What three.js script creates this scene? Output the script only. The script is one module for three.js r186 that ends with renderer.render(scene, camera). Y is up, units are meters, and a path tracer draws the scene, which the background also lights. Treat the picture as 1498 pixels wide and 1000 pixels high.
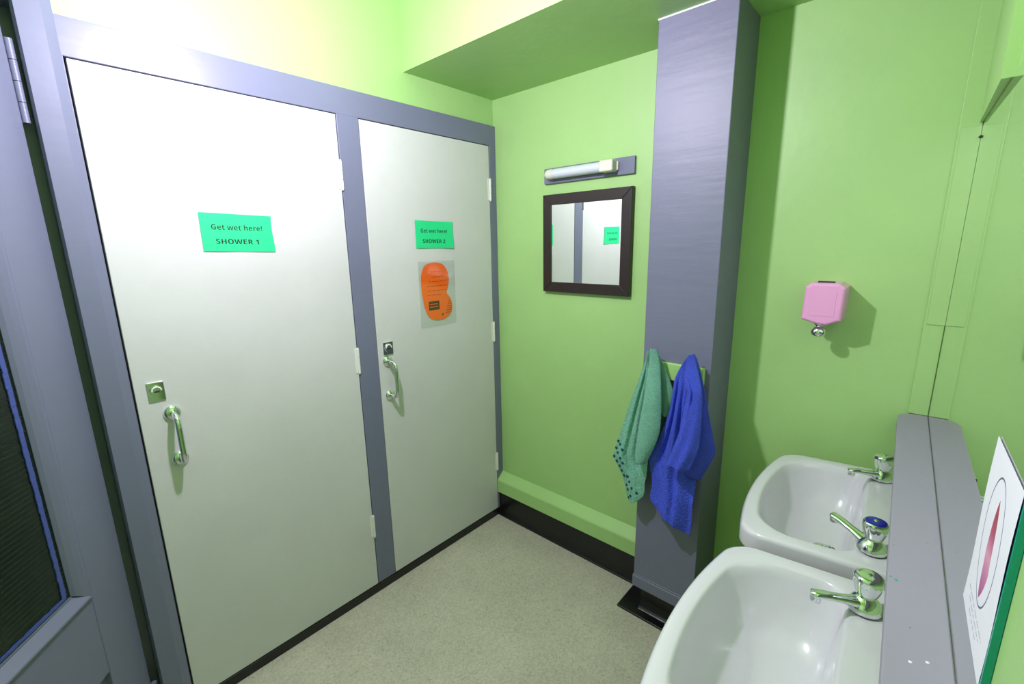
import * as THREE from 'three';
import { RoundedBoxGeometry } from 'three/addons/geometries/RoundedBoxGeometry.js';
import { mergeGeometries, mergeVertices } from 'three/addons/utils/BufferGeometryUtils.js';

// ------------------------------------------------------------------ camera, light, exposure
const FOCAL = 657.9;
const camera = new THREE.PerspectiveCamera(2 * Math.atan(500 / FOCAL) * 180 / Math.PI, 1498 / 1000, 0.02, 30);
camera.position.set(1.643, 1.5281, 1.7234);
camera.rotation.order = 'YXZ';
camera.rotation.set(-0.2129, 0.7342, -0.0179);
camera.updateMatrixWorld(true);
const scene = new THREE.Scene();
scene.background = new THREE.Color(0x000000);
const LAMP = new THREE.Vector3(0.69, 2.17, 1.25);
const LAMP_CANDELA = 5.6;
const LAMP_COLOR = 0xefe3ff;
const renderer = new THREE.WebGLRenderer({ antialias: true });
renderer.toneMapping = THREE.LinearToneMapping;
renderer.toneMappingExposure = 1.0;
renderer.shadowMap.enabled = true;

// a picture point gives a direction; the distance comes from the plane it lies in
function px(u, v, axis, value) {
  const d = new THREE.Vector3((u - 749) / FOCAL, -(v - 500) / FOCAL, -1).applyQuaternion(camera.quaternion);
  const t = (value - camera.position[axis]) / d[axis];
  return camera.position.clone().addScaledVector(d, t);
}

// ------------------------------------------------------------------ helpers
let seed = 12345;
const rnd = () => { seed = (seed * 1664525 + 1013904223) >>> 0; return seed / 4294967296; };
const V = (x, y, z) => new THREE.Vector3(x, y, z);
const lerp = (a, b, t) => a + (b - a) * t;
const sstep = (a, b, x) => { const t = Math.min(1, Math.max(0, (x - a) / (b - a))); return t * t * (3 - 2 * t); };
const used = {};
function numbered(name) { const n = used[name] = (used[name] ?? -1) + 1; return n ? `${name}_${String(n).padStart(3, '0')}` : name; }
function mesh(name, geo, mat, parent) {
  const m = new THREE.Mesh(geo, mat); m.name = parent ? name : numbered(name);
  m.castShadow = m.receiveShadow = true; (parent || scene).add(m); return m;
}
function thing(name, label, category, group, pos = [0, 0, 0], ry = 0) {
  const g = new THREE.Group(); g.name = numbered(name); g.userData = { label, category };
  if (group) g.userData.group = group;
  g.position.set(...pos); g.rotation.y = ry; scene.add(g); return g;
}
function setting(name, label, category, pos = [0, 0, 0], ry = 0) {
  const g = new THREE.Group(); g.name = name; g.userData = { label, category, kind: 'structure' };
  g.position.set(...pos); g.rotation.y = ry; scene.add(g); return g;
}
function struct(m, label, category) { m.userData = { label, category, kind: 'structure' }; return m; }
// uv in metres from the dominant direction of each face
function metres(geo) {
  const g = geo.index ? geo.toNonIndexed() : geo;
  const p = g.attributes.position, uv = new Float32Array(p.count * 2);
  const a = V(), b = V(), c = V();
  for (let i = 0; i < p.count; i += 3) {
    a.fromBufferAttribute(p, i); b.fromBufferAttribute(p, i + 1); c.fromBufferAttribute(p, i + 2);
    const n = b.clone().sub(a).cross(c.clone().sub(a));
    const ax = Math.abs(n.x), ay = Math.abs(n.y), az = Math.abs(n.z);
    [a, b, c].forEach((q, k) => {
      const [s, t] = ax >= ay && ax >= az ? [q.z, q.y] : ay >= az ? [q.x, q.z] : [q.x, q.y];
      uv[(i + k) * 2] = s; uv[(i + k) * 2 + 1] = t;
    });
  }
  g.setAttribute('uv', new THREE.BufferAttribute(uv, 2));
  return g;
}
function box(x0, x1, y0, y1, z0, z1, r = 0) {
  const w = x1 - x0, h = y1 - y0, d = z1 - z0;
  const g = r ? new RoundedBoxGeometry(w, h, d, 2, Math.min(r, w / 2.01, h / 2.01, d / 2.01)) : new THREE.BoxGeometry(w, h, d);
  g.translate((x0 + x1) / 2, (y0 + y1) / 2, (z0 + z1) / 2);
  return metres(g);
}
const join = (...g) => mergeGeometries(g.map(x => { const n = x.index ? x.toNonIndexed() : x; for (const k of Object.keys(n.attributes)) if (!['position', 'normal', 'uv'].includes(k)) n.deleteAttribute(k); return n; }));
// a profile in (p, y) swept straight along the third axis
function sweepX(profile, x0, x1) {           // profile: [z, y]
  const s = new THREE.Shape(profile.map(([z, y]) => new THREE.Vector2(-z, y)));
  const g = new THREE.ExtrudeGeometry(s, { depth: x1 - x0, bevelEnabled: false });
  g.rotateY(Math.PI / 2); g.translate(x0, 0, 0);
  return metres(g);
}
function sweepZ(profile, z0, z1) {           // profile: [x, y]
  const s = new THREE.Shape(profile.map(([x, y]) => new THREE.Vector2(x, y)));
  const g = new THREE.ExtrudeGeometry(s, { depth: z1 - z0, bevelEnabled: false });
  g.translate(0, 0, z0);
  return metres(g);
}
function sweepY(profile, y0, y1) {           // profile: [x, z]
  const s = new THREE.Shape(profile.map(([x, z]) => new THREE.Vector2(x, -z)));
  const g = new THREE.ExtrudeGeometry(s, { depth: y1 - y0, bevelEnabled: false });
  g.rotateX(-Math.PI / 2); g.translate(0, y0, 0);
  return metres(g);
}
function tube(pts, r, n = 40, m = 12) {
  const c = new THREE.CatmullRomCurve3(pts.map(p => V(...p)), false, 'catmullrom', 0.5);
  return new THREE.TubeGeometry(c, n, r, m, false);
}
const lathe = (pts, n = 36) => new THREE.LatheGeometry(pts.map(p => new THREE.Vector2(...p)), n);
function smooth(g) { const m = g.clone(); m.deleteAttribute('normal'); const k = mergeVertices(m, 1e-5); k.computeVertexNormals(); return k; }
// a cloth or paper sheet with thickness: f(u, v) gives the front face
function sheet(f, nu, nv, th, away) {
  const pos = [], uv = [], idx = [];
  const W = nu + 1, H = nv + 1;
  for (let k = 0; k < 2; k++) for (let j = 0; j < H; j++) for (let i = 0; i < W; i++) {
    const p = f(i / nu, j / nv);
    const e = Math.min(i, nu - i, 1) * Math.min(j, nv - j, 1) ? 1 : 0.35;
    if (k) p.addScaledVector(away, th * e);
    pos.push(p.x, p.y, p.z); uv.push(i / nu, 1 - j / nv);
  }
  const q = (k, i, j) => k * W * H + j * W + i;
  for (let j = 0; j < nv; j++) for (let i = 0; i < nu; i++) {
    idx.push(q(0, i, j), q(0, i, j + 1), q(0, i + 1, j), q(0, i + 1, j), q(0, i, j + 1), q(0, i + 1, j + 1));
    idx.push(q(1, i, j), q(1, i + 1, j), q(1, i, j + 1), q(1, i + 1, j), q(1, i + 1, j + 1), q(1, i, j + 1));
  }
  for (let i = 0; i < nu; i++) for (const j of [0, nv]) {
    const t = [q(0, i, j), q(0, i + 1, j), q(1, i, j), q(0, i + 1, j), q(1, i + 1, j), q(1, i, j)];
    idx.push(...(j ? t.reverse() : t));
  }
  for (let j = 0; j < nv; j++) for (const i of [0, nu]) {
    const t = [q(0, i, j), q(1, i, j), q(0, i, j + 1), q(0, i, j + 1), q(1, i, j), q(1, i, j + 1)];
    idx.push(...(i ? t.reverse() : t));
  }
  const g = new THREE.BufferGeometry();
  g.setAttribute('position', new THREE.Float32BufferAttribute(pos, 3));
  g.setAttribute('uv', new THREE.Float32BufferAttribute(uv, 2));
  g.setIndex(idx); g.computeVertexNormals();
  return g;
}

// ------------------------------------------------------------------ textures
function lattice(n) { const a = new Float32Array(n * n); for (let i = 0; i < a.length; i++) a[i] = rnd(); return a; }
function fbm(size, cells, octaves, stretch = 1) {      // tileable, 0..1
  const out = new Float32Array(size * size); let amp = 1, sum = 0;
  for (let o = 0; o < octaves; o++) {
    const cy = cells << o, cx = Math.max(1, Math.round(cy / stretch)), n = Math.max(cx, cy), L = lattice(n);
    for (let y = 0; y < size; y++) for (let x = 0; x < size; x++) {
      const fx = x / size * cx, fy = y / size * cy, ix = Math.floor(fx), iy = Math.floor(fy);
      let tx = fx - ix, ty = fy - iy; tx = tx * tx * (3 - 2 * tx); ty = ty * ty * (3 - 2 * ty);
      const g = (i, j) => L[((iy + j) % cy) * n + (ix + i) % cx];
      out[y * size + x] += amp * lerp(lerp(g(0, 0), g(1, 0), tx), lerp(g(0, 1), g(1, 1), tx), ty);
    }
    sum += amp; amp *= 0.55;
  }
  for (let i = 0; i < out.length; i++) out[i] /= sum;
  return out;
}
function tex(size, f, repeat, srgb) {
  const d = new Uint8Array(size * size * 4);
  for (let i = 0; i < size * size; i++) { const c = f(i); for (let k = 0; k < 3; k++) d[i * 4 + k] = Math.max(0, Math.min(255, c[k] * 255)); d[i * 4 + 3] = 255; }
  const t = new THREE.DataTexture(d, size, size);
  t.wrapS = t.wrapT = THREE.RepeatWrapping; t.magFilter = THREE.LinearFilter; t.minFilter = THREE.LinearMipmapLinearFilter;
  t.repeat.set(...repeat); if (srgb) t.colorSpace = THREE.SRGBColorSpace; t.needsUpdate = true; return t;
}
const grey = v => [v, v, v];
const nPaint = fbm(512, 12, 5), nBrush = fbm(512, 24, 4, 8), nFine = fbm(512, 96, 2), nBlot = fbm(512, 5, 5);
const paintBump = tex(512, i => grey(nPaint[i]), [2.2, 2.2]);
const brushBump = tex(512, i => grey(0.6 * nBrush[i] + 0.4 * nPaint[i]), [1.6, 1.6]);
const paintTint = tex(512, i => grey(0.965 + 0.06 * (nBlot[i] - 0.5)), [0.7, 0.7], true);
const terryBump = tex(512, i => grey(nFine[i]), [0.6, 2]);
const terryTint = tex(512, i => grey(0.86 + 0.28 * (nFine[i] - 0.5) + 0.1 * (nBlot[i] - 0.5)), [0.6, 2], true);
// speckled floor
const nF2 = fbm(1024, 150, 2), nF3 = fbm(1024, 90, 2), nF4 = fbm(1024, 6, 4);
const floorMap = tex(1024, i => {
  let c = [0.72, 0.70, 0.635];
  const a = nF2[i], b = nF3[i], m = 1 + 0.10 * (nF4[i] - 0.5);
  const k = 1 + 0.19 * (a - 0.5);
  c = c.map(x => x * k * m);
  if (b > 0.80) c = c.map(x => x * 0.90);
  if (a > 0.84) c = [0.73, 0.72, 0.67];
  return c;
}, [1.25, 1.25], true);

// ------------------------------------------------------------------ materials
const std = o => new THREE.MeshStandardMaterial(o);
const phy = o => new THREE.MeshPhysicalMaterial(o);
const lin = (r, g, b) => new THREE.Color().setRGB(r, g, b);
const M = {
  green: std({ color: lin(0.395, 0.65, 0.23), roughness: 0.45, bumpMap: paintBump, bumpScale: 0.0006, map: paintTint }),
  grey: std({ color: lin(0.175, 0.185, 0.275), roughness: 0.36, bumpMap: brushBump, bumpScale: 0.0006, map: paintTint }),
  greyPillar: std({ color: lin(0.175, 0.18, 0.265), roughness: 0.46, bumpMap: brushBump, bumpScale: 0.0011, map: paintTint }),
  door: std({ color: lin(0.645, 0.64, 0.63), roughness: 0.4, bumpMap: paintBump, bumpScale: 0.0004, map: paintTint }),
  hinge: std({ color: lin(0.74, 0.73, 0.68), roughness: 0.4 }),
  black: std({ color: lin(0.006, 0.006, 0.007), roughness: 0.3, bumpMap: paintBump, bumpScale: 0.0008 }),
  floor: std({ color: 0xffffff, map: floorMap, roughness: 0.55 }),
  chrome: std({ color: lin(0.80, 0.82, 0.84), metalness: 1, roughness: 0.06 }),
  dark: std({ color: lin(0.02, 0.022, 0.022), roughness: 0.5 }),
  frameWood: std({ color: lin(0.020, 0.011, 0.010), roughness: 0.38, bumpMap: brushBump, bumpScale: 0.0004 }),
  mirror: std({ color: lin(0.90, 0.93, 0.91), metalness: 1, roughness: 0.0 }),
  glassEdge: std({ color: lin(0.005, 0.40, 0.34), roughness: 0.2 }),
  porcelain: phy({ color: lin(0.64, 0.625, 0.67), roughness: 0.2, clearcoat: 0.4, clearcoatRoughness: 0.05 }),
  shelf: std({ color: lin(0.30, 0.28, 0.345), roughness: 0.55, bumpMap: paintBump, bumpScale: 0.0003 }),
  pink: phy({ color: lin(0.80, 0.36, 0.64), roughness: 0.3, clearcoat: 0.3 }),
  plastic: std({ color: lin(0.70, 0.69, 0.58), roughness: 0.4 }),
  tubeOff: phy({ color: lin(0.62, 0.66, 0.72), roughness: 0.3, clearcoat: 0.4 }),
  glass: phy({ color: lin(0.28, 0.5, 0.42), transmission: 1, thickness: 0, roughness: 0.16, ior: 1.5 }),
  bluePaint: std({ color: lin(0.055, 0.08, 0.30), roughness: 0.5, bumpMap: terryBump, bumpScale: 0.001 }),
  corridor: std({ color: lin(0.45, 0.48, 0.42), roughness: 0.7 }),
  sleeve: phy({ color: lin(0.97, 0.98, 0.97), transmission: 1, thickness: 0, roughness: 0.06 }),
  blueCap: std({ color: lin(0.01, 0.012, 0.30), roughness: 0.25 }),
  lampGlow: std({ color: 0xffffff, emissive: 0xffffff, emissiveIntensity: 30, roughness: 0.4 }),
  white: std({ color: lin(0.75, 0.75, 0.75), roughness: 0.5 }),
};

// ------------------------------------------------------------------ room dimensions (metres)
const CEIL = 2.6, FRONT = 2.62, SOFFIT = 2.2157, SOFFIT_Z = 0.5166;
const HEAD0 = 2.0, HEAD1 = 2.0957;                       // cubicle frame header
const D1A = 1.5336, D1B = 0.8331, D2A = 0.7393, D2B = 0.0476; // door edges along z
const PX0 = 0.9274, PX1 = 1.1684, PZ = 0.2112, PY0 = 0.149;   // pillar
const TURN = Math.atan(0.02);                            // the basin wall stands a little off square
const wallX = z => 1.715 + 0.02 * z;

// ------------------------------------------------------------------ structure
struct(mesh('floor', box(-3.3, 1.95, -0.1, 0, -0.1, FRONT + 0.1), M.floor), 'speckled beige vinyl floor with fine dark flecks', 'floor');
struct(mesh('ceiling', box(-3.3, 1.95, CEIL, CEIL + 0.1, -0.1, FRONT + 0.1), M.green), 'plain painted ceiling above the washroom', 'ceiling');
struct(mesh('wall_back', box(-0.2, 1.95, 0, CEIL, -0.1, 0), M.green), 'light green gloss wall behind the pillar and soap dispenser', 'wall');
struct(mesh('wall_soffit', box(-0.012, 1.95, SOFFIT, CEIL, 0, SOFFIT_Z), M.green), 'green boxed bulkhead running under the ceiling', 'bulkhead');
struct(mesh('wall_right', sweepY([[wallX(-0.05) + 0.006, -0.05], [1.93, -0.05], [1.93, FRONT], [wallX(FRONT) + 0.006, FRONT]].map(p => p), 0, CEIL), M.green), 'green wall carrying the long mirror and washbasins', 'wall');
struct(mesh('wall_front', box(-0.1, 1.95, 0, CEIL, FRONT, FRONT + 0.1), M.green), 'green wall behind the photographer', 'wall');
struct(mesh('wall_left', join(
  box(-0.11, -0.012, HEAD1 - 0.01, CEIL, 0, 1.56),
  box(-0.11, -0.012, 2.16, CEIL, 1.56, FRONT),
  box(-0.11, -0.012, 0, 2.17, 2.46, FRONT)), M.green), 'green wall above the two shower doors', 'wall');
struct(mesh('wall_corridor', join(box(-3.3, -3.2, 0, CEIL, 1.5, FRONT + 0.1), box(-3.2, -0.125, 0, CEIL, 1.5, 1.56), box(-3.2, -0.1, 0, CEIL, FRONT, FRONT + 0.1)), M.corridor), 'dim corridor walls beyond the entrance door', 'wall');

// cubicle frame
{
  const t = setting('trim_1', 'lilac grey painted timber frame around the two shower doors', 'door frame');
  mesh('header', box(-0.06, 0, HEAD0 + 0.003, HEAD1, 0, 1.545, 0.002), M.grey, t);
  mesh('post', box(-0.06, 0, 0.042, HEAD0 + 0.004, D2A + 0.003, D1B - 0.003, 0.002), M.grey, t);
  mesh('post', box(-0.06, 0, 0.042, HEAD0 + 0.004, 0, D2B - 0.003, 0.002), M.grey, t);
  mesh('post', box(-0.06, -0.001, 0, HEAD0 + 0.004, D1A + 0.005, 1.545), M.grey, t);
}
// entrance frame with a bevelled edge
{
  const t = setting('trim_2', 'lilac grey entrance door jamb with bevelled edge beside shower one', 'door frame');
  mesh('jamb', sweepY([[-0.09, 1.545], [0.002, 1.541], [0.014, 1.562], [0.014, 1.608], [0.004, 1.613], [-0.02, 1.613], [-0.09, 1.613]].map(([x, z]) => [x, z]), 0, 2.3), M.grey, t);
  mesh('rebate', join(box(-0.11, -0.055, 0, 2.3, 1.613, 1.640), box(-0.12, -0.056, 0, 2.3, 1.60, 1.70)), M.grey, t);
  mesh('jamb', box(-0.09, 0.012, 0, 2.17, 2.40, 2.46, 0.003), M.grey, t);
  mesh('header', box(-0.09, 0.012, 2.10, 2.17, 1.60, 2.46, 0.003), M.grey, t);
}
// pillar
{
  const t = setting('wall_pillar', 'lilac grey gloss painted square pillar projecting from green wall', 'pillar');
  mesh('shaft', box(PX0, PX1, PY0 + 0.045, SOFFIT, 0, PZ, 0.003), M.greyPillar, t);
  mesh('caulk_line', box(PX0 - 0.001, PX1, SOFFIT - 0.005, SOFFIT, PZ - 0.004, PZ + 0.003, 0.001), M.white, t);
  mesh('base_moulding', join(box(PX0 - 0.004, PX1 + 0.004, PY0, PY0 + 0.05, 0, PZ + 0.004, 0.004), box(PX0 - 0.001, PX1 + 0.001, PY0 + 0.028, PY0 + 0.058, 0, PZ + 0.0015, 0.003)), M.greyPillar, t);
}
// black coved skirting and green ledge
const cove = (face, foot, top) => { const p = [[0, 0], [foot, 0], [foot, 0.004]]; for (let k = 1; k <= 8; k++) { const a = k / 8 * Math.PI / 2; p.push([foot - (foot - face) * Math.sin(a), 0.004 + 0.05 * (1 - Math.cos(a))]); } p.push([face, top], [0, top]); return p; };
struct(mesh('baseboard_back', join(sweepX(cove(0.034, 0.048, 0.149), 0, PX0 - 0.02), sweepX(cove(0.034, 0.048, 0.149), PX1 + 0.06, wallX(0))), M.black), 'black coved skirting along the green wall', 'skirting');
struct(mesh('baseboard_left', box(-0.06, 0.0015, 0, 0.040, 0.04, 1.545, 0.001), M.black), 'black threshold strip under the two shower doors', 'skirting');
{
  const g = join(sweepX(cove(0.150, 0.190, 0.150), 0.935, 1.162), box(0.855, 1.235, 0, 0.010, 0.02, 0.208, 0.004));
  struct(mesh('baseboard_pillar', g, M.black), 'black coved plinth at the foot of the grey pillar', 'skirting');
}
struct(mesh('trim_3', sweepX([[0, 0.145], [0.047, 0.145], [0.047, 0.214], [0.044, 0.220], [0.003, 0.257], [0, 0.257]], 0, PX0), M.green), 'green sloping ledge above the black skirting', 'ledge');
// boarding in the mirror corner
struct(mesh('trim_4', sweepY([[1.7085, 0.001], [1.7095, 0.438], [1.745, 0.438], [1.745, 0.001]], 1.811, SOFFIT), M.green), 'green boarding above the corner of the long mirror', 'trim');
struct(mesh('trim_5', box(1.671, 1.7152, 1.02, SOFFIT, 0, 0.006, 0.002), M.green), 'narrow green cover board in the wall corner', 'trim');
struct(mesh('trim_6', box(1.677, 1.7152, 1.287, 1.803, 0.0055, 0.0085, 0.001), M.green), 'raised green cover strip beside the long mirror', 'trim');

// ------------------------------------------------------------------ doors
function indicatorLock(parent, y, z, w, h) {
  const plate = mesh('lock_plate', box(-0.002, 0.004, y - h / 2, y + h / 2, z - w / 2, z + w / 2, 0.0015), M.chrome, parent);
  const d = new THREE.CylinderGeometry(w * 0.36, w * 0.40, 0.005, 32); d.rotateZ(-Math.PI / 2); d.translate(0.0062, y + h * 0.05, z);
  mesh('lock_dial', d, M.chrome, plate);
  const win = new THREE.TorusGeometry(w * 0.27, w * 0.055, 8, 24, Math.PI); win.rotateY(Math.PI / 2); win.translate(0.0088, y + h * 0.06, z);
  mesh('lock_window', win, M.white, plate);
  mesh('coin_slot', box(0.0080, 0.0094, y - 0.002, y + 0.003, z - w * 0.16, z + w * 0.16), M.dark, plate);
}
function pullHandle(parent, yTop, yBot, z) {
  const h = mesh('pull_handle', tube([[0.004, yTop, z], [0.03, yTop, z], [0.052, yTop - 0.008, z], [0.060, yTop - 0.030, z], [0.060, (yTop + yBot) / 2, z], [0.060, yBot + 0.030, z], [0.052, yBot + 0.008, z], [0.03, yBot, z], [0.004, yBot, z]], 0.0085, 64, 14), M.chrome, parent);
  for (const y of [yTop, yBot]) {
    const r = lathe([[0.0085, 0.012], [0.012, 0.011], [0.019, 0.008], [0.0225, 0.003], [0.0225, -0.003]], 32); r.rotateZ(-Math.PI / 2); r.translate(0, y, z);
    mesh('handle_rose', r, M.chrome, h);
  }
}
function buttHinge(parent, y, z, mat, h = 0.1) {
  const knuckles = [];
  for (let k = 0; k < 3; k++) { const c = new THREE.CylinderGeometry(0.0055, 0.0055, h / 3 - 0.002, 12); c.translate(0.003, y + (k - 1) * h / 3, z); knuckles.push(c); }
  const pin = lathe([[0.0001, -h / 2 - 0.007], [0.004, -h / 2 - 0.005], [0.005, -h / 2], [0.003, -h / 2 + 0.002], [0.003, h / 2], [0.004, h / 2 + 0.003], [0.0001, h / 2 + 0.004]], 12); pin.translate(0.003, y, z);
  mesh('hinge', join(...knuckles, pin, box(-0.003, 0.0012, y - h / 2, y + h / 2, z + 0.001, z + 0.014)), mat, parent);
}
{
  const d = setting('door_1', 'wide white shower door with green SHOWER 1 sign and chrome handle', 'door');
  mesh('door_leaf', box(-0.042, -0.001, 0.042, HEAD0, D1B, D1A, 0.002), M.door, d);
  indicatorLock(d, 1.121, 1.484, 0.041, 0.058);
  pullHandle(d, 1.046, 0.897, 1.456);
  for (const y of [1.792, 1.081, 0.332]) buttHinge(d, y, D1B - 0.001, M.hinge);
}
{
  const d = setting('door_2', 'white shower door with orange footprint notice near green wall', 'door');
  mesh('door_leaf', box(-0.042, -0.001, 0.042, HEAD0, D2B, D2A, 0.002), M.door, d);
  indicatorLock(d, 1.107, 0.692, 0.048, 0.055);
  pullHandle(d, 1.053, 0.901, 0.698);
  for (const y of [1.797, 1.080, 0.334]) buttHinge(d, y, D2B - 0.001, M.hinge);
}
// entrance door, standing open: local x runs along the leaf, the face seen is local -z
{
  const d = setting('door_3', 'grey entrance door with ribbed glass standing ajar', 'door', [0.0, 0, 1.634], -THREE.MathUtils.degToRad(38));
  const Wd = 0.76, T = 0.04, S = 0.132, gx0 = 0.132, gx1 = Wd - 0.132, gy0 = 0.627, gy1 = 1.93;
  mesh('stile', box(0.001, S, 0.01, 2.09, 0, T, 0.003), M.grey, d);
  mesh('stile', box(Wd - S, Wd, 0.01, 2.09, 0, T, 0.003), M.grey, d);
  mesh('rail', box(S + 0.0006, Wd - S - 0.0006, 0.386, gy0, 0.0006, T, 0.002), M.grey, d);
  mesh('rail', box(S + 0.0006, Wd - S - 0.0006, gy1, 2.09, 0.0006, T, 0.002), M.grey, d);
  mesh('rail', box(S + 0.0006, Wd - S - 0.0006, 0.01, 0.16, 0.0006, T, 0.002), M.grey, d);
  mesh('lower_panel', box(S, Wd - S, 0.16, 0.386, 0.016, 0.026), M.grey, d);
  const pane = mesh('glass_pane', box(gx0 + 0.02, gx1 - 0.02, gy0 + 0.02, gy1 - 0.02, 0.019, 0.021), M.glass, d);
  const ribs = [];
  for (let k = 0; k < 100; k++) { const y = gy0 + 0.03 + k * 0.0125; const r = new THREE.CylinderGeometry(0.0012, 0.0012, gx1 - gx0 - 0.08, 6, 1); r.rotateZ(Math.PI / 2); r.translate((gx0 + gx1) / 2, y, 0.0188); ribs.push(r); }
  const rib = mesh('glass_ribbing', join(...ribs), M.glass, pane); rib.userData.kind = 'stuff';
  // mouldings round the glass, mitred
  const prof = [[0, 0.002], [0.004, -0.003], [0.012, -0.004], [0.022, 0.002], [0.031, 0.010], [0.036, 0.018], [0.036, 0.020], [0, 0.020]];
  const sill = [[0, 0.002], [0.003, -0.006], [0.008, -0.009], [0.012, -0.008], [0.020, 0.004], [0.030, 0.018], [0.036, 0.019], [0.036, 0.020], [0, 0.020]];
  const bead = (x0, y0, x1, y1, inx, iny, prof) => {
    const pos = [], n = prof.length;
    for (const [ex, ey, s] of [[x0, y0, 1], [x1, y1, -1]]) for (const [p, z] of prof) {
      const ax = Math.sign(x1 - x0), ay = Math.sign(y1 - y0);
      pos.push(V(ex + inx * p + ax * s * p, ey + iny * p + ay * s * p, z));
    }
    const tri = [];
    for (let i = 0; i < n; i++) { const j = (i + 1) % n; tri.push(pos[i], pos[j], pos[n + i], pos[j], pos[n + j], pos[n + i]); }
    const g = new THREE.BufferGeometry().setFromPoints(tri); g.computeVertexNormals(); return metres(g);
  };
  mesh('glazing_bead', bead(gx0, gy0, gx0, gy1, 1, 0, prof), M.grey, d);
  mesh('glazing_bead', bead(gx1, gy1, gx1, gy0, -1, 0, prof), M.grey, d);
  mesh('glazing_bead', bead(gx1, gy0, gx0, gy0, 0, 1, sill), M.grey, d);
  mesh('glazing_bead', bead(gx0, gy1, gx1, gy1, 0, -1, prof), M.grey, d);
  // blue paint line left on the glass edge, ragged
  const strip = (x0, x1, y0, y1) => box(x0, x1, y0, y1, 0.0165, 0.0185);
  const bits = [];
  for (let y = gy0 + 0.05; y < gy1 - 0.05; y += 0.012) bits.push(strip(gx0 + 0.0475 + 0.0012 * rnd(), gx0 + 0.0590 + 0.0022 * rnd(), y, y + 0.0121));
  for (let x = gx0 + 0.05; x < gx1 - 0.05; x += 0.012) bits.push(strip(x, x + 0.0121, gy0 + 0.0405 + 0.001 * rnd(), gy0 + 0.0480 + 0.0022 * rnd()));
  const bl = mesh('paint_line', join(...bits), M.bluePaint, pane); bl.userData.label = 'ragged blue paint line along the glass edge';
  for (const y of [1.925, 0.10]) {
    const parts = [];
    for (let k = 0; k < 4; k++) { const c = new THREE.CylinderGeometry(0.0075, 0.0075, 0.0445, 14); c.translate(-0.004, y + (k - 1.5) * 0.046, -0.004); parts.push(c); }
    mesh('hinge', join(...parts), M.grey, d);
  }
}

// ------------------------------------------------------------------ pendant lamp (above the frame)
{
  const t = thing('pendant_lamp', 'bare white bulb on a short cord above the shower doors', 'lamp', null, [LAMP.x, LAMP.y, LAMP.z]);
  mesh('bulb', new THREE.SphereGeometry(0.03, 24, 16), M.lampGlow, t);
  mesh('lamp_holder', lathe([[0.0001, 0.075], [0.012, 0.074], [0.019, 0.06], [0.019, 0.03], [0.016, 0.026]], 24), M.white, t);
  const c = new THREE.CylinderGeometry(0.003, 0.003, CEIL - LAMP.y - 0.07, 8); c.translate(0, 0.07 + (CEIL - LAMP.y - 0.07) / 2, 0);
  mesh('cord', c, M.white, t);
  mesh('ceiling_rose', lathe([[0.0001, CEIL - LAMP.y - 0.03], [0.03, CEIL - LAMP.y - 0.025], [0.045, CEIL - LAMP.y]], 24), M.white, t);
  const p = new THREE.PointLight(LAMP_COLOR, LAMP_CANDELA, 0, 2); p.castShadow = true; p.shadow.radius = 1.5; p.shadow.mapSize.set(2048, 2048); p.shadow.bias = -0.0005; p.name = 'bulb_light';
  t.add(p);
}

// ------------------------------------------------------------------ paper notices
function canvasTex(w, h, draw) {
  const c = document.createElement('canvas'); c.width = w; c.height = h;
  const x = c.getContext('2d'); draw(x, w, h);
  const t = new THREE.CanvasTexture(c); t.colorSpace = THREE.SRGBColorSpace; t.magFilter = THREE.LinearFilter; return t;
}
function signTexture(num) {
  return canvasTex(1024, 572, (x, w, h) => {
    x.fillStyle = '#1fd286'; x.fillRect(0, 0, w, h);
    x.fillStyle = '#123d2a'; x.textBaseline = 'alphabetic';
    x.font = '128px sans-serif'; x.textAlign = 'center';
    const fit = (s, font, cx, y, width) => { x.font = font; const m = x.measureText(s).width; x.save(); x.translate(cx, y); x.scale(width / m, 1); x.fillText(s, 0, 0); x.restore(); };
    fit('Get wet here!', 'bold 112px sans-serif', w * 0.49, h * 0.43, w * 0.72);
    x.fillStyle = '#06251a';
    fit('SHOWER ' + num, 'bold 104px sans-serif', w * 0.48, h * 0.80, w * 0.62);
  });
}
function doorSign(label, num, zL, zR, y0, y1, tilt, curl) {
  const f = (u, v) => V(0.0016 + curl * Math.pow(Math.max(0, u - 0.75) / 0.25, 2) + 0.0006 * Math.sin(u * 9), lerp(y1, y0, v) + tilt * (u - 0.5), lerp(zL, zR, u) + 0.002 * Math.sin(v * 5) * (u > 0.9 ? 1 : 0));
  const m = mesh('paper_sign', sheet(f, 32, 8, 0.0004, V(-1, 0, 0)), std({ map: signTexture(num), roughness: 0.6 }));
  m.userData = { label, category: 'sign', group: 'green shower signs taped on the doors' };
  return m;
}
doorSign('green paper sign reading SHOWER 1 on the wide white door', '1', 1.306, 1.099, 1.522, 1.638, -0.006, 0.0);
doorSign('green paper sign reading SHOWER 2 above the orange footprint', '2', 0.514, 0.3055, 1.518, 1.637, -0.003, 0.004);
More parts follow.
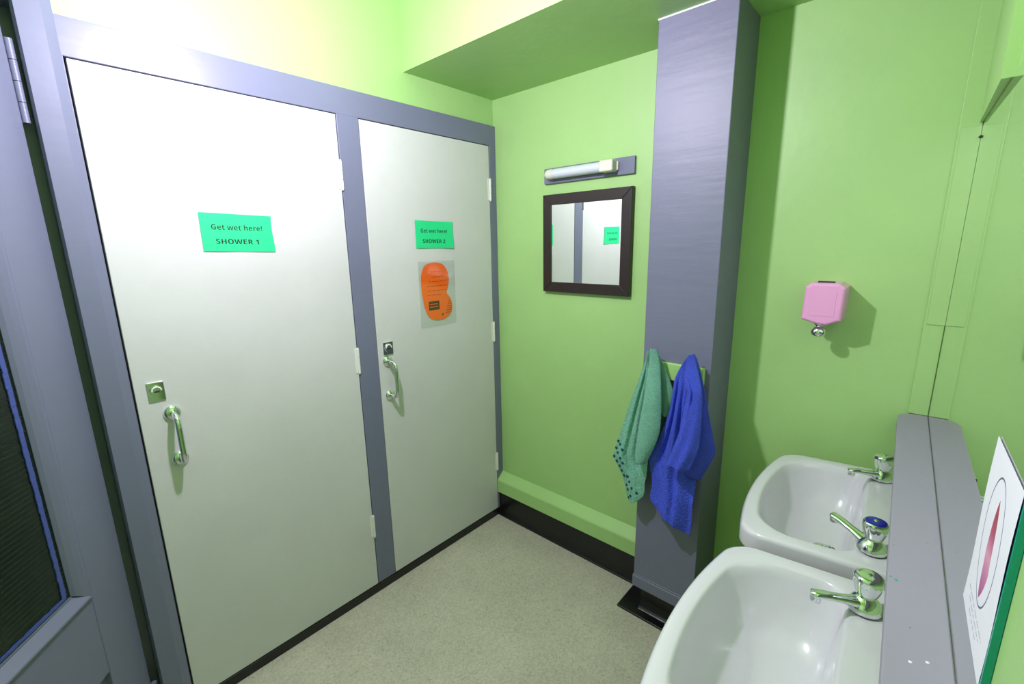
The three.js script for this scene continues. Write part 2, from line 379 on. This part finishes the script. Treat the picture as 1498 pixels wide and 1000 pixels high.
{
  const t = thing('foot_notice', 'orange footprint shaped notice in a clear plastic sleeve', 'notice');
  const z0 = 0.513, z1 = 0.304, y0 = 1.165, y1 = 1.462;
  const f = (u, v) => V(0.0028 + 0.0006 * Math.sin(u * 7 + v * 5), lerp(y1, y0, v), lerp(z0, z1, u));
  mesh('plastic_sleeve', sheet(f, 16, 16, 0.0003, V(-1, 0, 0)), M.sleeve, t);
  const out = [[265, 408], [318, 424], [352, 468], [368, 530], [363, 600], [352, 655], [372, 682], [392, 722], [397, 765], [385, 820], [340, 864], [275, 878], [218, 860], [182, 800], [160, 715], [146, 610], [144, 520], [168, 445], [212, 416]]
    .map(([a, b]) => { const p = px(590 + a / 5.56, 310 + b / 5.556, 'x', 0.001); return new THREE.Vector2(p.z, p.y); });
  const s = new THREE.Shape(); s.setFromPoints(new THREE.SplineCurve([...out, out[0]]).getPoints(120));
  const g = new THREE.ShapeGeometry(s, 4);
  const p = g.attributes.position, uv = [];
  for (let i = 0; i < p.count; i++) { const z = p.getX(i), y = p.getY(i); uv.push((z0 - z) / (z0 - z1), (y - y0) / (y1 - y0)); p.setXYZ(i, 0.0015, y, z); }
  g.setAttribute('uv', new THREE.Float32BufferAttribute(uv, 2)); g.computeVertexNormals();
  const map = canvasTex(512, 724, (x, w, h) => {
    x.fillStyle = '#ff6a06'; x.fillRect(0, 0, w, h);
    x.strokeStyle = '#a8480a'; x.lineWidth = 7;
    const row = (xa, xb, y) => { let a = xa; while (a < xb) { const l = 18 + rnd() * 46; x.beginPath(); x.moveTo(a, y); x.lineTo(Math.min(a + l, xb), y - 2); x.stroke(); a += l + 12; } };
    row(160, 330, 118); row(180, 380, 175); row(130, 390, 225); row(110, 400, 275); row(110, 380, 325); row(110, 300, 372);
    x.fillStyle = '#4a1605'; x.fillRect(120, 440, 150, 100);
    x.fillStyle = '#ff6a06'; x.fillRect(135, 468, 110, 9); x.fillRect(135, 500, 120, 8);
    x.strokeStyle = '#8a3606'; x.lineWidth = 8;
    for (let k = 0; k < 8; k++) { x.beginPath(); x.moveTo(418 - k * 10, 420 + k * 24); x.lineTo(424 + k * 8, 418 + k * 24); x.stroke(); }
    x.fillStyle = '#7a2c04'; x.fillRect(300, 590, 24, 26);
  });
  mesh('foot_card', g, std({ map, roughness: 0.6, side: THREE.DoubleSide }), t);
}

// ------------------------------------------------------------------ framed mirror and strip light on the back wall
{
  const x0 = 0.3156, x1 = 0.7616, y0 = 1.3092, y1 = 1.7457, w = 0.046, th = 0.024;
  const t = thing('wall_mirror', 'small square mirror in a dark brown wooden frame', 'mirror');
  const rail = pts => { // mitred board with a chamfered inner edge
    const s = new THREE.Shape(pts.map(p => new THREE.Vector2(...p)));
    const g = new THREE.ExtrudeGeometry(s, { depth: th - 0.006, bevelEnabled: true, bevelThickness: 0.003, bevelSize: 0.002, bevelOffset: -0.002, bevelSegments: 2 }); g.translate(0, 0, 0.003); return metres(g);
  };
  mesh('frame_rail', rail([[x0, y0], [x0 + w, y0 + w], [x0 + w, y1 - w], [x0, y1]]), M.frameWood, t);
  mesh('frame_rail', rail([[x1, y0], [x1, y1], [x1 - w, y1 - w], [x1 - w, y0 + w]]), M.frameWood, t);
  mesh('frame_rail', rail([[x0, y0], [x1, y0], [x1 - w, y0 + w], [x0 + w, y0 + w]]), M.frameWood, t);
  mesh('frame_rail', rail([[x0, y1], [x0 + w, y1 - w], [x1 - w, y1 - w], [x1, y1]]), M.frameWood, t);
  mesh('mirror_glass', box(x0 + w - 0.006, x1 - w + 0.006, y0 + w - 0.006, y1 - w + 0.006, 0.002, 0.0195), M.mirror, t);
}
{
  const t = thing('strip_light', 'unlit short strip light on grey board above framed mirror', 'light');
  const y = 1.829, z = 0.040;
  mesh('backing_board', box(0.3156, 0.7616, 1.7935, 1.8595, 0, 0.014, 0.002), M.grey, t);
  const tb = new THREE.CylinderGeometry(0.0205, 0.0205, 0.255, 24); tb.rotateZ(Math.PI / 2); tb.translate(0.505, y, z); mesh('light_tube', tb, M.tubeOff, t);
  const capL = lathe([[0.0001, 0.034], [0.012, 0.032], [0.0195, 0.022], [0.0215, 0.0], [0.0215, -0.012]], 24); capL.rotateZ(Math.PI / 2); capL.translate(0.378, y, z); mesh('end_cap', capL, M.plastic, t);
  mesh('end_cap', box(0.628, 0.690, y - 0.0225, y + 0.0225, 0.014, z + 0.0225, 0.007), M.plastic, t);
  mesh('fitting_base', box(0.345, 0.695, y - 0.018, y + 0.018, 0.013, 0.026, 0.004), M.plastic, t);
}

// ------------------------------------------------------------------ hook board and towels
const PEGS = [px(955, 512, 'z', PZ + 0.055), px(1010, 521, 'z', PZ + 0.055)];
{
  const t = thing('hook_board', 'light green board with coat pegs on grey pillar', 'hook board');
  mesh('board', box(0.948, 1.151, 1.052, 1.113, PZ, PZ + 0.016, 0.003), M.green, t);
  for (const p of PEGS) mesh('peg', tube([[p.x, 1.082, PZ + 0.012], [p.x, 1.085, PZ + 0.024], [p.x, 1.105, PZ + 0.031], [p.x, p.y - 0.03, PZ + 0.033]], 0.005, 24, 10), M.chrome, t);
}
function curve2(list) {   // resample a polyline of [u, v] by a smooth curve
  const c = new THREE.SplineCurve(list.map(p => new THREE.Vector2(...p))); return t => c.getPointAt(Math.min(1, Math.max(0, t)));
}
// a hanging layer of cloth: left and right outlines in the picture, hung at real depth zf(u, v)
function clothLayer(left, right, zf, ref, hem) {
  const L = curve2(left), R = curve2(right);
  return (u, v) => {
    const a = L(v), b = R(v), q = px(lerp(a.x, b.x, u), lerp(a.y, b.y, u), 'z', ref);
    q.y += hem ? hem(u, v) : 0; q.z = zf(u, v); return q;
  };
}
const terry = (c, map) => phy({ color: c, map: map || terryTint, roughness: 0.95, sheen: 0.6, sheenRoughness: 0.6, sheenColor: c, bumpMap: terryBump, bumpScale: 0.003 });
const AW = V(0, 0, -1);
{
  const t = thing('towel', 'sage green towel with dotted border hanging from pillar peg', 'towel');
  const mat = terry(lin(0.26, 0.62, 0.46));
  const G1 = clothLayer(
    [[949, 512], [941, 531], [932, 558], [920, 590], [907, 630], [897, 662], [896, 669], [903, 684], [909, 697], [913, 714], [917, 731]],
    [[958, 510], [958, 535], [957, 565], [955, 600], [953, 640], [951, 672], [950, 686], [949, 695], [947, 703], [947, 714], [945, 722]],
    (u, v) => 0.246 + 0.034 * sstep(0, 0.42, u) * (0.35 + 0.65 * v) + 0.016 * Math.sin(Math.PI * sstep(0.36, 1.05, u)) * sstep(0.05, 0.5, v) * (1 - 0.7 * sstep(0.55, 0.9, u)) + 0.02 * (1 - sstep(0, 0.12, v)) - 0.022 * Math.exp(-Math.pow((u - 0.36) / 0.06, 2)) * sstep(0.06, 0.25, v) * (1 - sstep(0.78, 0.92, v)) - 0.020 * Math.exp(-Math.pow((u - 0.70) / 0.10, 2)) * sstep(0.08, 0.3, v) * (1 - 0.6 * sstep(0.72, 0.85, v)), 0.255,
    (u, v) => -0.012 * Math.sin(u * Math.PI) * sstep(0.8, 1, v));
  const back = mesh('back_fold', sheet(G1, 72, 90, 0.005, AW), mat, t);
  const G2 = clothLayer(
    [[952, 509], [951, 530], [948, 555], [945, 585], [940, 615], [936, 645], [935, 660], [936, 667]],
    [[961, 510], [966, 530], [969, 555], [971, 585], [971, 610], [969, 630], [962, 650], [951, 673]],
    (u, v) => 0.276 + (0.010 + 0.026 * sstep(0, 0.5, v)) * Math.pow(Math.sin(Math.PI * (0.03 + 0.93 * u)), 0.5) + 0.020 * v, 0.275);
  mesh('front_fold', sheet(G2, 56, 80, 0.009, AW), mat, t);
  const G3 = clothLayer(
    [[956, 509], [962, 530], [966, 555], [968, 580], [969, 596], [970, 606]],
    [[962, 512], [972, 536], [981, 560], [985, 578], [983, 594], [978, 610]],
    (u, v) => 0.256 - 0.012 * u * v + 0.010 * Math.sin(u * Math.PI) * v, 0.25);
  mesh('side_fold', sheet(G3, 24, 40, 0.005, AW), mat, t);
  // printed dots: small tufts along the hem and the left corner
  const dotMat = std({ color: lin(0.008, 0.06, 0.08), roughness: 1 });
  const spots = [[907, 649], [900, 654.5], [912, 656.5], [904, 662], [897, 668], [909, 668.5], [901, 674.5], [913, 676], [905, 681], [909, 688.5], [912.5, 695.5], [920, 694], [924, 702], [918, 707.5], [929.5, 709], [921.5, 714.5], [935.5, 715.5], [927, 722], [921, 727], [903.5, 645]];
  const dg = spots.map(([u, v]) => {
    let best = null, bd = 1e9; const target = px(u, v, 'z', 0.255);
    for (let i = 0; i <= 40; i++) for (let j = 30; j <= 90; j++) { const q = G1(i / 40, j / 90); const e = (q.x - target.x) ** 2 + (q.y - target.y) ** 2; if (e < bd) { bd = e; best = q; } }
    const s = new THREE.SphereGeometry(0.0052, 10, 6); s.scale(1.15, 1.15, 0.35); s.translate(best.x, best.y, best.z + 0.0012); return s;
  });
  const dm = mesh('dotted_border', join(...dg), dotMat, back); dm.userData.label = 'dark teal dots along the hem'; dm.userData.kind = 'stuff';
}
{
  const t = thing('towel', 'royal blue towel with folded corner hanging from pillar peg', 'towel');
  const mat = terry(lin(0.075, 0.125, 0.92));
  const B1 = clothLayer(
    [[1004, 523], [995, 536], [986, 555], [983, 576], [978, 604], [966, 637], [955, 660], [951, 672], [953, 690], [955, 706], [952, 722], [953, 732]],
    [[1013, 518], [1013, 540], [1012, 570], [1010, 600], [1010, 635], [1012, 665], [1014, 690], [1015, 710], [1013, 730], [1012, 748], [1011, 768], [1008, 784]],
    (u, v) => 0.261 + 0.024 * Math.sin(Math.PI * Math.min(1, u * 1.1)) * sstep(0.05, 0.4, v) - 0.020 * Math.exp(-Math.pow((u - 0.22) / 0.05, 2)) * sstep(0.1, 0.3, v) * (1 - sstep(0.6, 0.8, v)) - 0.020 * Math.exp(-Math.pow((u - 0.55) / 0.07, 2)) * sstep(0.1, 0.4, v) * (1 - 0.6 * sstep(0.8, 1, v)) - 0.014 * sstep(0.5, 0.7, u) * sstep(0.35, 0.5, v) * (1 - sstep(0.72, 0.85, v)) + 0.014 * v + 0.007 * Math.sin(u * 9 + v * 3) * v, 0.27);
  mesh('back_fold', sheet(B1, 80, 90, 0.006, AW), mat, t);
  const B2 = clothLayer(
    [[1006, 520], [1003, 540], [1003, 560], [1008, 573], [1004, 594], [998, 626], [988, 655], [982, 673]],
    [[1015, 518], [1019, 533], [1024, 550], [1028, 566], [1030, 590], [1029, 622], [1025, 655], [1014, 682]],
    (u, v) => 0.286 + (0.006 + 0.026 * sstep(0, 0.4, v)) * Math.pow(Math.sin(Math.PI * (0.03 + 0.93 * u)), 0.5) + 0.028 * v - 0.014 * Math.exp(-Math.pow((u - 0.45) / 0.07, 2) - Math.pow((v - 0.36) / 0.12, 2)) + 0.004 * Math.sin(u * 12 + v * 7) * v, 0.29);
  mesh('front_fold', sheet(B2, 60, 80, 0.010, AW), mat, t);
  const B3 = clothLayer(
    [[1014, 519], [1018, 545], [1021, 575], [1021, 610], [1016, 645], [1006, 675], [1003, 690]],
    [[1018, 523], [1024, 546], [1030, 575], [1036, 612], [1042, 645], [1043, 668], [1022, 704]],
    (u, v) => 0.264 - 0.022 * u * v + 0.014 * Math.sin(Math.PI * u) * v + 0.006 * v, 0.265);
  mesh('side_fold', sheet(B3, 32, 70, 0.006, AW), mat, t);
}

// ------------------------------------------------------------------ soap dispenser
{
  const t = thing('soap_dispenser', 'pink wall soap dispenser with chrome push knob', 'soap dispenser');
  const cx = 1.441, s = new THREE.Shape();
  const P = [[-0.051, 1.388], [-0.036, 1.400], [0.034, 1.400], [0.0505, 1.388], [0.0475, 1.290], [0.012, 1.274], [-0.012, 1.276], [-0.0535, 1.288]].map(([x, y]) => [cx + x, y]);
  s.setFromPoints(P.map(p => new THREE.Vector2(...p)));
  const g = new THREE.ExtrudeGeometry(s, { depth: 0.098, bevelEnabled: true, bevelThickness: 0.010, bevelSize: 0.008, bevelOffset: -0.008, bevelSegments: 4 });
  mesh('casing', g, M.pink, t);
  mesh('front_panel', box(cx - 0.030, cx + 0.030, 1.302, 1.376, 0.1075, 0.1088, 0.0006), M.pink, t);
  const slot = mesh('filler_lid', box(cx - 0.024, cx + 0.018, 1.3975, 1.4035, 0.062, 0.080, 0.001), M.dark, t); slot.userData.label = 'dark filler slot';
  const kx = 1.434, neck = lathe([[0.0001, 1.282], [0.013, 1.282], [0.014, 1.274], [0.010, 1.269], [0.008, 1.266], [0.014, 1.263], [0.0195, 1.256], [0.0205, 1.249], [0.0185, 1.241], [0.012, 1.235], [0.0001, 1.233]], 28); neck.translate(kx, 0, 0.082);
  mesh('push_knob', neck, M.chrome, t);
}

// ------------------------------------------------------------------ washbasins with taps
const RIM = 0.838, DEPTH = 0.368, HALF = 0.272, RISE = 0.023;
const deckY = 0.8605;
const RAYS = 240, CA = 0.185;
function ring(a0, a1, hw, rf, rb, bow) {     // closed plan outline in (a = distance from wall, b = along wall), one point on each ray from the middle
  const inside = (a, b) => {
    const top = a1 + bow * (1 - Math.min(1, b * b / (hw * hw)));
    const x = Math.abs(b);
    if (a < a0 || a > top || x > hw) return false;
    if (a < a0 + rb && x > hw - rb) return Math.hypot(a - a0 - rb, x - hw + rb) <= rb;
    const t = top - rf; if (a > t && x > hw - rf) return Math.hypot(a - t, x - hw + rf) <= rf;
    return true;
  };
  const pts = [], ca = Math.max(CA, a0 + 0.02) < a1 ? CA : (a0 + a1) / 2;
  for (let k = 0; k < RAYS; k++) {
    const t = k / RAYS * 2 * Math.PI, da = Math.sin(t), db = Math.cos(t); let lo = 0, hi = 0.6;
    for (let n = 0; n < 34; n++) { const m = (lo + hi) / 2; if (inside(ca + da * m, db * m)) lo = m; else hi = m; }
    pts.push([ca + da * lo, db * lo]);
  }
  return pts;
}
function basinGeometry() {
  const rings = [];
  const lift = a => RISE * (1 - Math.min(1, Math.max(0, a / DEPTH)));
  const add = (pts, y, rise = 1) => rings.push(pts.map(([a, b]) => [a, y + rise * lift(a), b]));
  const A1 = DEPTH - 0.035, BOW = 0.035;
  add(ring(0.0, A1 - 0.10, HALF - 0.10, 0.08, 0.02, BOW * 0.5), RIM - 0.19, 0);
  add(ring(0.0, A1 - 0.03, HALF - 0.035, 0.07, 0.012, BOW), RIM - 0.11, 0);
  add(ring(0.0, A1 - 0.003, HALF - 0.006, 0.048, 0.006, BOW), RIM - 0.058, 0.6);
  add(ring(0.0, A1, HALF, 0.048, 0.006, BOW), RIM - 0.046);
  add(ring(0.0, A1, HALF, 0.048, 0.006, BOW), RIM - 0.012);
  add(ring(0.001, A1 - 0.003, HALF - 0.003, 0.046, 0.006, BOW), RIM - 0.004);
  add(ring(0.003, A1 - 0.009, HALF - 0.009, 0.044, 0.006, BOW), RIM);
  add(ring(0.105, A1 - 0.028, HALF - 0.034, 0.075, 0.05, BOW * 1.0), RIM);
  add(ring(0.112, A1 - 0.036, HALF - 0.041, 0.085, 0.05, BOW * 1.0), RIM - 0.005);
  add(ring(0.117, A1 - 0.041, HALF - 0.047, 0.085, 0.05, BOW * 1.0), RIM - 0.022, 0.8);
  add(ring(0.122, A1 - 0.052, HALF - 0.060, 0.085, 0.055, BOW * 0.9), RIM - 0.062, 0.5);
  add(ring(0.128, A1 - 0.072, HALF - 0.082, 0.075, 0.055, BOW * 0.8), RIM - 0.100, 0.2);
  add(ring(0.138, A1 - 0.100, HALF - 0.125, 0.055, 0.045, BOW * 0.5), RIM - 0.124, 0);
  add(ring(0.150, 0.222, 0.062, 0.034, 0.034, 0.0), RIM - 0.133, 0);
  add(ring(0.163, 0.207, 0.022, 0.0219, 0.0219, 0.0), RIM - 0.137, 0);
  const n = rings[0].length, pos = [], idx = [];
  for (const r of rings) for (const [a, y, b] of r) pos.push(-a, y, b);
  for (let k = 0; k + 1 < rings.length; k++) for (let i = 0; i < n; i++) {
    const j = (i + 1) % n, p = k * n + i, q = k * n + j, r = p + n, s = q + n;
    idx.push(p, r, q, q, r, s);
  }
  // close the underside
  const c0 = pos.length / 3; pos.push(-0.1, RIM - 0.19, 0);
  for (let i = 0; i < n; i++) idx.push(c0, i, (i + 1) % n);
  const g = new THREE.BufferGeometry(); g.setAttribute('position', new THREE.Float32BufferAttribute(pos, 3)); g.setIndex(idx);
  const m = mergeVertices(g, 1e-5); m.computeVertexNormals();
  // orient outward: the rim must look up
  return m;
}
const basinGeo = basinGeometry();
function knobGeometry() {
  const prof = [[0.012, 0.027], [0.0155, 0.032], [0.0180, 0.039], [0.0210, 0.050], [0.0230, 0.062], [0.0230, 0.072], [0.0210, 0.0775], [0.0185, 0.0785]];
  const g = lathe(prof, 64), p = g.attributes.position;
  for (let i = 0; i < p.count; i++) {
    const x = p.getX(i), z = p.getZ(i), y = p.getY(i), t = Math.atan2(z, x), k = 1 - 0.055 * sstep(0.034, 0.048, y) * (1 - sstep(0.070, 0.078, y)) * Math.pow(Math.abs(Math.cos(t * 4)), 6);
    p.setX(i, x * k); p.setZ(i, z * k);
  }
  return smooth(g);
}
const knobGeo = knobGeometry();
const capGeo = lathe([[0.0190, 0.0778], [0.0186, 0.0798], [0.012, 0.0808], [0.0001, 0.0812]], 40);
const bossGeo = lathe([[0.0045, 0.0808], [0.004, 0.0822], [0.0001, 0.0826]], 20);
const tapBody = join(lathe([[0.0270, 0], [0.0270, 0.005], [0.0255, 0.012], [0.0215, 0.020], [0.0165, 0.026], [0.0125, 0.030]], 40));
function spoutGeometry() {
  // an oval bar that rises a little from the body and turns down at its end
  const rings = [], n = 20, S = 26;
  for (let s = 0; s <= S; s++) {
    const t = s / S, x = lerp(-0.004, 0.096, t), y = 0.0135 + 0.018 * sstep(0, 1, t) , w = lerp(0.0165, 0.0105, sstep(0, 0.5, t)) * (t > 0.94 ? Math.sqrt(Math.max(0.05, 1 - ((t - 0.94) / 0.062) ** 2)) : 1), h = lerp(0.012, 0.0075, sstep(0, 0.6, t)) * (t > 0.94 ? Math.sqrt(Math.max(0.05, 1 - ((t - 0.94) / 0.062) ** 2)) : 1);
    rings.push([x, y, w, h]);
  }
  const pos = [], idx = [];
  for (const [x, y, w, h] of rings) for (let k = 0; k < n; k++) { const a = k / n * 2 * Math.PI; pos.push(x, y + h * Math.sin(a), w * Math.cos(a)); }
  for (let s = 0; s < S; s++) for (let k = 0; k < n; k++) { const p = s * n + k, q = s * n + (k + 1) % n; idx.push(p, p + n, q, q, p + n, q + n); }
  const c = pos.length / 3; pos.push(0.0965, 0.0315, 0); for (let k = 0; k < n; k++) idx.push(S * n + k, c, S * n + (k + 1) % n);
  const g = new THREE.BufferGeometry(); g.setAttribute('position', new THREE.Float32BufferAttribute(pos, 3)); g.setIndex(idx); g.computeVertexNormals();
  return g;
}
const spoutGeo = spoutGeometry();
const nozzleGeo = lathe([[0.0001, 0.020], [0.0065, 0.020], [0.0085, 0.021], [0.0090, 0.028], [0.0080, 0.036]], 24); nozzleGeo.translate(0.087, -0.0065, 0);
function tap(parent, world, turn, capMat, label) {
  const t = new THREE.Group(); t.name = 'tap'; if (label) t.userData.label = label;
  parent.updateMatrixWorld(true);
  t.position.copy(parent.worldToLocal(world.clone())); t.rotation.y = turn - parent.rotation.y; parent.add(t);
  t.scale.set(1.02, 0.86, 1.02); mesh('tap_body', tapBody, M.chrome, t); mesh('spout', spoutGeo, M.chrome, t); mesh('nozzle', nozzleGeo, M.chrome, t);
  mesh('knob', knobGeo, M.chrome, t); mesh('indicator_disc', capGeo, capMat, t); mesh('cap_screw', bossGeo, M.chrome, t);
}
function aim(base, tipPx, tipY) { const q = px(...tipPx, 'y', tipY); return Math.atan2(-(q.z - base.z), q.x - base.x); }
function washbasin(label, zc) {
  const t = thing('washbasin', label, 'washbasin', 'wall basins under the long mirror', [wallX(zc) + 0.003, 0, zc], TURN);
  mesh('bowl', basinGeo, M.porcelain, t);
  const w = lathe([[0.0215, 0.0], [0.021, 0.003], [0.016, 0.002], [0.0001, -0.004]], 28); w.translate(-0.185, RIM - 0.1365, 0); mesh('waste_outlet', w, M.chrome, t);
  const y = RIM - 0.19, trap = join(lathe([[0.016, y + 0.06], [0.016, y - 0.06], [0.030, y - 0.065], [0.032, y - 0.075], [0.032, y - 0.15], [0.026, y - 0.165], [0.0001, y - 0.17]], 24).translate(-0.17, 0, 0), tube([[-0.15, y - 0.085, 0], [-0.09, y - 0.085, 0], [-0.004, y - 0.085, 0]], 0.016, 16, 14));
  mesh('bottle_trap', trap, M.chrome, t);
  return t;
}
{
  const far = washbasin('white ceramic basin beside the soap dispenser wall with a blue topped tap', 0.355);
  const a = px(1289, 699, 'y', deckY), b = px(1275, 803, 'y', deckY);
  tap(far, a, aim(a, [1237, 684], deckY + 0.035), M.chrome);
  tap(far, b, aim(b, [1235, 757], deckY + 0.035), M.blueCap, 'chrome tap with blue cold disc');
  const near = washbasin('white ceramic basin farther from the soap dispenser wall', 0.948);
  const c = px(1264, 888, 'y', deckY);
  tap(near, c, aim(c, [1184, 862], deckY + 0.035), M.chrome);
  const d = c.clone(); d.z += 0.40; d.x += 0.008; tap(near, d, Math.PI, M.blueCap, 'chrome tap with blue cold disc');
}

// ------------------------------------------------------------------ long mirror, shelf and the notice on the mirror
{
  const t = thing('long_mirror', 'long frameless wall mirror above the basins', 'mirror', null, [wallX(0), 0, 0], TURN);
  mesh('mirror_glass', box(0, 0.0015, 1.021, 1.809, 0.0088, 1.158), M.mirror, t);
  mesh('glass_edge', join(box(-0.0004, 0.0055, 1.021, 1.809, 1.158, 1.162), box(0.0015, 0.0055, 1.021, 1.809, 0.0088, 1.158)), M.glassEdge, t);
  const sc = new THREE.SphereGeometry(0.0035, 10, 8); sc.translate(-0.001, 1.775, 0.014); mesh('screw', sc, M.dark, t);
}
{
  const t = thing('shelf', 'grey narrow shelf with rounded ends in front of mirror', 'shelf', null, [wallX(0), 0, 0], TURN);
  const s = new THREE.Shape(), Wd = 0.067, Ln = 1.165;    // shape x = distance from the wall, shape y = along the wall
  s.moveTo(0, 0.004); 
  for (let k = 0; k <= 16; k++) { const a = k / 16 * Math.PI / 2, e = 2.6; s.lineTo(Wd * Math.pow(Math.sin(a), 2 / e), 0.004 + 0.055 * (1 - Math.pow(Math.cos(a), 2 / e))); }
  for (let k = 16; k >= 0; k--) { const a = k / 16 * Math.PI / 2, e = 2.6; s.lineTo(Wd * Math.pow(Math.sin(a), 2 / e), Ln - 0.055 * (1 - Math.pow(Math.cos(a), 2 / e))); }
  const g = new THREE.ExtrudeGeometry(s, { depth: 0.018, bevelEnabled: true, bevelThickness: 0.002, bevelSize: 0.002, bevelOffset: -0.002, bevelSegments: 2 });
  g.rotateX(Math.PI / 2); g.scale(-1, 1, 1);
  const i = g.index; // mirror the winding after the flip
  const q = g.attributes.position; if (!i) { for (let k = 0; k < q.count; k += 3) for (const at of ['position', 'normal', 'uv']) { const A = g.attributes[at], n = A.itemSize; for (let c = 0; c < n; c++) { const x = A.array[(k + 1) * n + c]; A.array[(k + 1) * n + c] = A.array[(k + 2) * n + c]; A.array[(k + 2) * n + c] = x; } } }
  g.translate(0, 1.018, 0); g.deleteAttribute('normal'); g.computeVertexNormals();
  mesh('shelf_board', metres(g), M.shelf, t);
  const fl = [];
  for (const [u, v, r] of [[1311, 847.5, 0.0022], [1303, 842, 0.0015], [1346, 712, 0.001], [1307.5, 796, 0.001], [1331, 917, 0.001], [1357, 794, 0.001]]) { const p = t.worldToLocal(px(u, v, 'y', 1.0205)); const s2 = new THREE.SphereGeometry(r, 8, 6); s2.scale(1, 0.2, 1.3); s2.translate(p.x, 1.0203, p.z); fl.push(s2); }
  const pf = mesh('paint_flecks', join(...fl), std({ color: lin(0.02, 0.36, 0.26), roughness: 0.6 }), t); pf.userData.kind = 'stuff'; pf.userData.label = 'teal paint flecks';
  for (const [u, v] of [[1331.5, 967.5], [1357, 968.5]]) { const p = t.worldToLocal(px(u, v, 'y', 1.0205)); const s2 = new THREE.SphereGeometry(0.0022, 10, 8); s2.scale(1, 0.4, 1); s2.translate(p.x, 1.0202, p.z); mesh('screw_head', s2, M.white, t); }
}
{
  const map = canvasTex(512, 724, (x, w, h) => {
    x.fillStyle = '#eceaf4'; x.fillRect(0, 0, w, h);
    x.strokeStyle = '#5d5a7a'; x.lineWidth = 7;
    x.beginPath(); x.ellipse(250, 330, 150, 250, 0, 0, 7); x.stroke();
    const gr = x.createLinearGradient(0, 150, 0, 560); gr.addColorStop(0, '#9c2c40'); gr.addColorStop(0.3, '#b04a68'); gr.addColorStop(0.55, '#dc9cb8'); gr.addColorStop(1, '#a8508c');
    x.fillStyle = gr; x.beginPath(); x.moveTo(265, 150); x.bezierCurveTo(320, 250, 300, 330, 318, 420); x.bezierCurveTo(300, 500, 262, 540, 240, 566); x.bezierCurveTo(200, 520, 222, 440, 208, 380); x.bezierCurveTo(222, 300, 232, 220, 265, 150); x.fill();
    x.strokeStyle = '#a9a6c8'; x.lineWidth = 6;
    for (const [y, a, b] of [[620, 70, 420], [648, 110, 380], [676, 150, 340]]) { let p = a; while (p < b) { const l = 20 + rnd() * 40; x.beginPath(); x.moveTo(p, y); x.lineTo(Math.min(b, p + l), y); x.stroke(); p += l + 12; } }
  });
  const f = (u, v) => V(-0.0012 - 0.0006 * Math.sin(v * 6), lerp(1.307, 1.097, v), lerp(1.003, 1.1575, u));
  const m = mesh('paper_notice', sheet(f, 12, 12, 0.0004, V(1, 0, 0)), std({ map, roughness: 0.6 }));
  m.position.set(wallX(0), 0, 0); m.rotation.y = TURN;
  m.userData = { label: 'white paper notice with red drawing stuck on long mirror', category: 'notice' };
}

renderer.render(scene, camera);
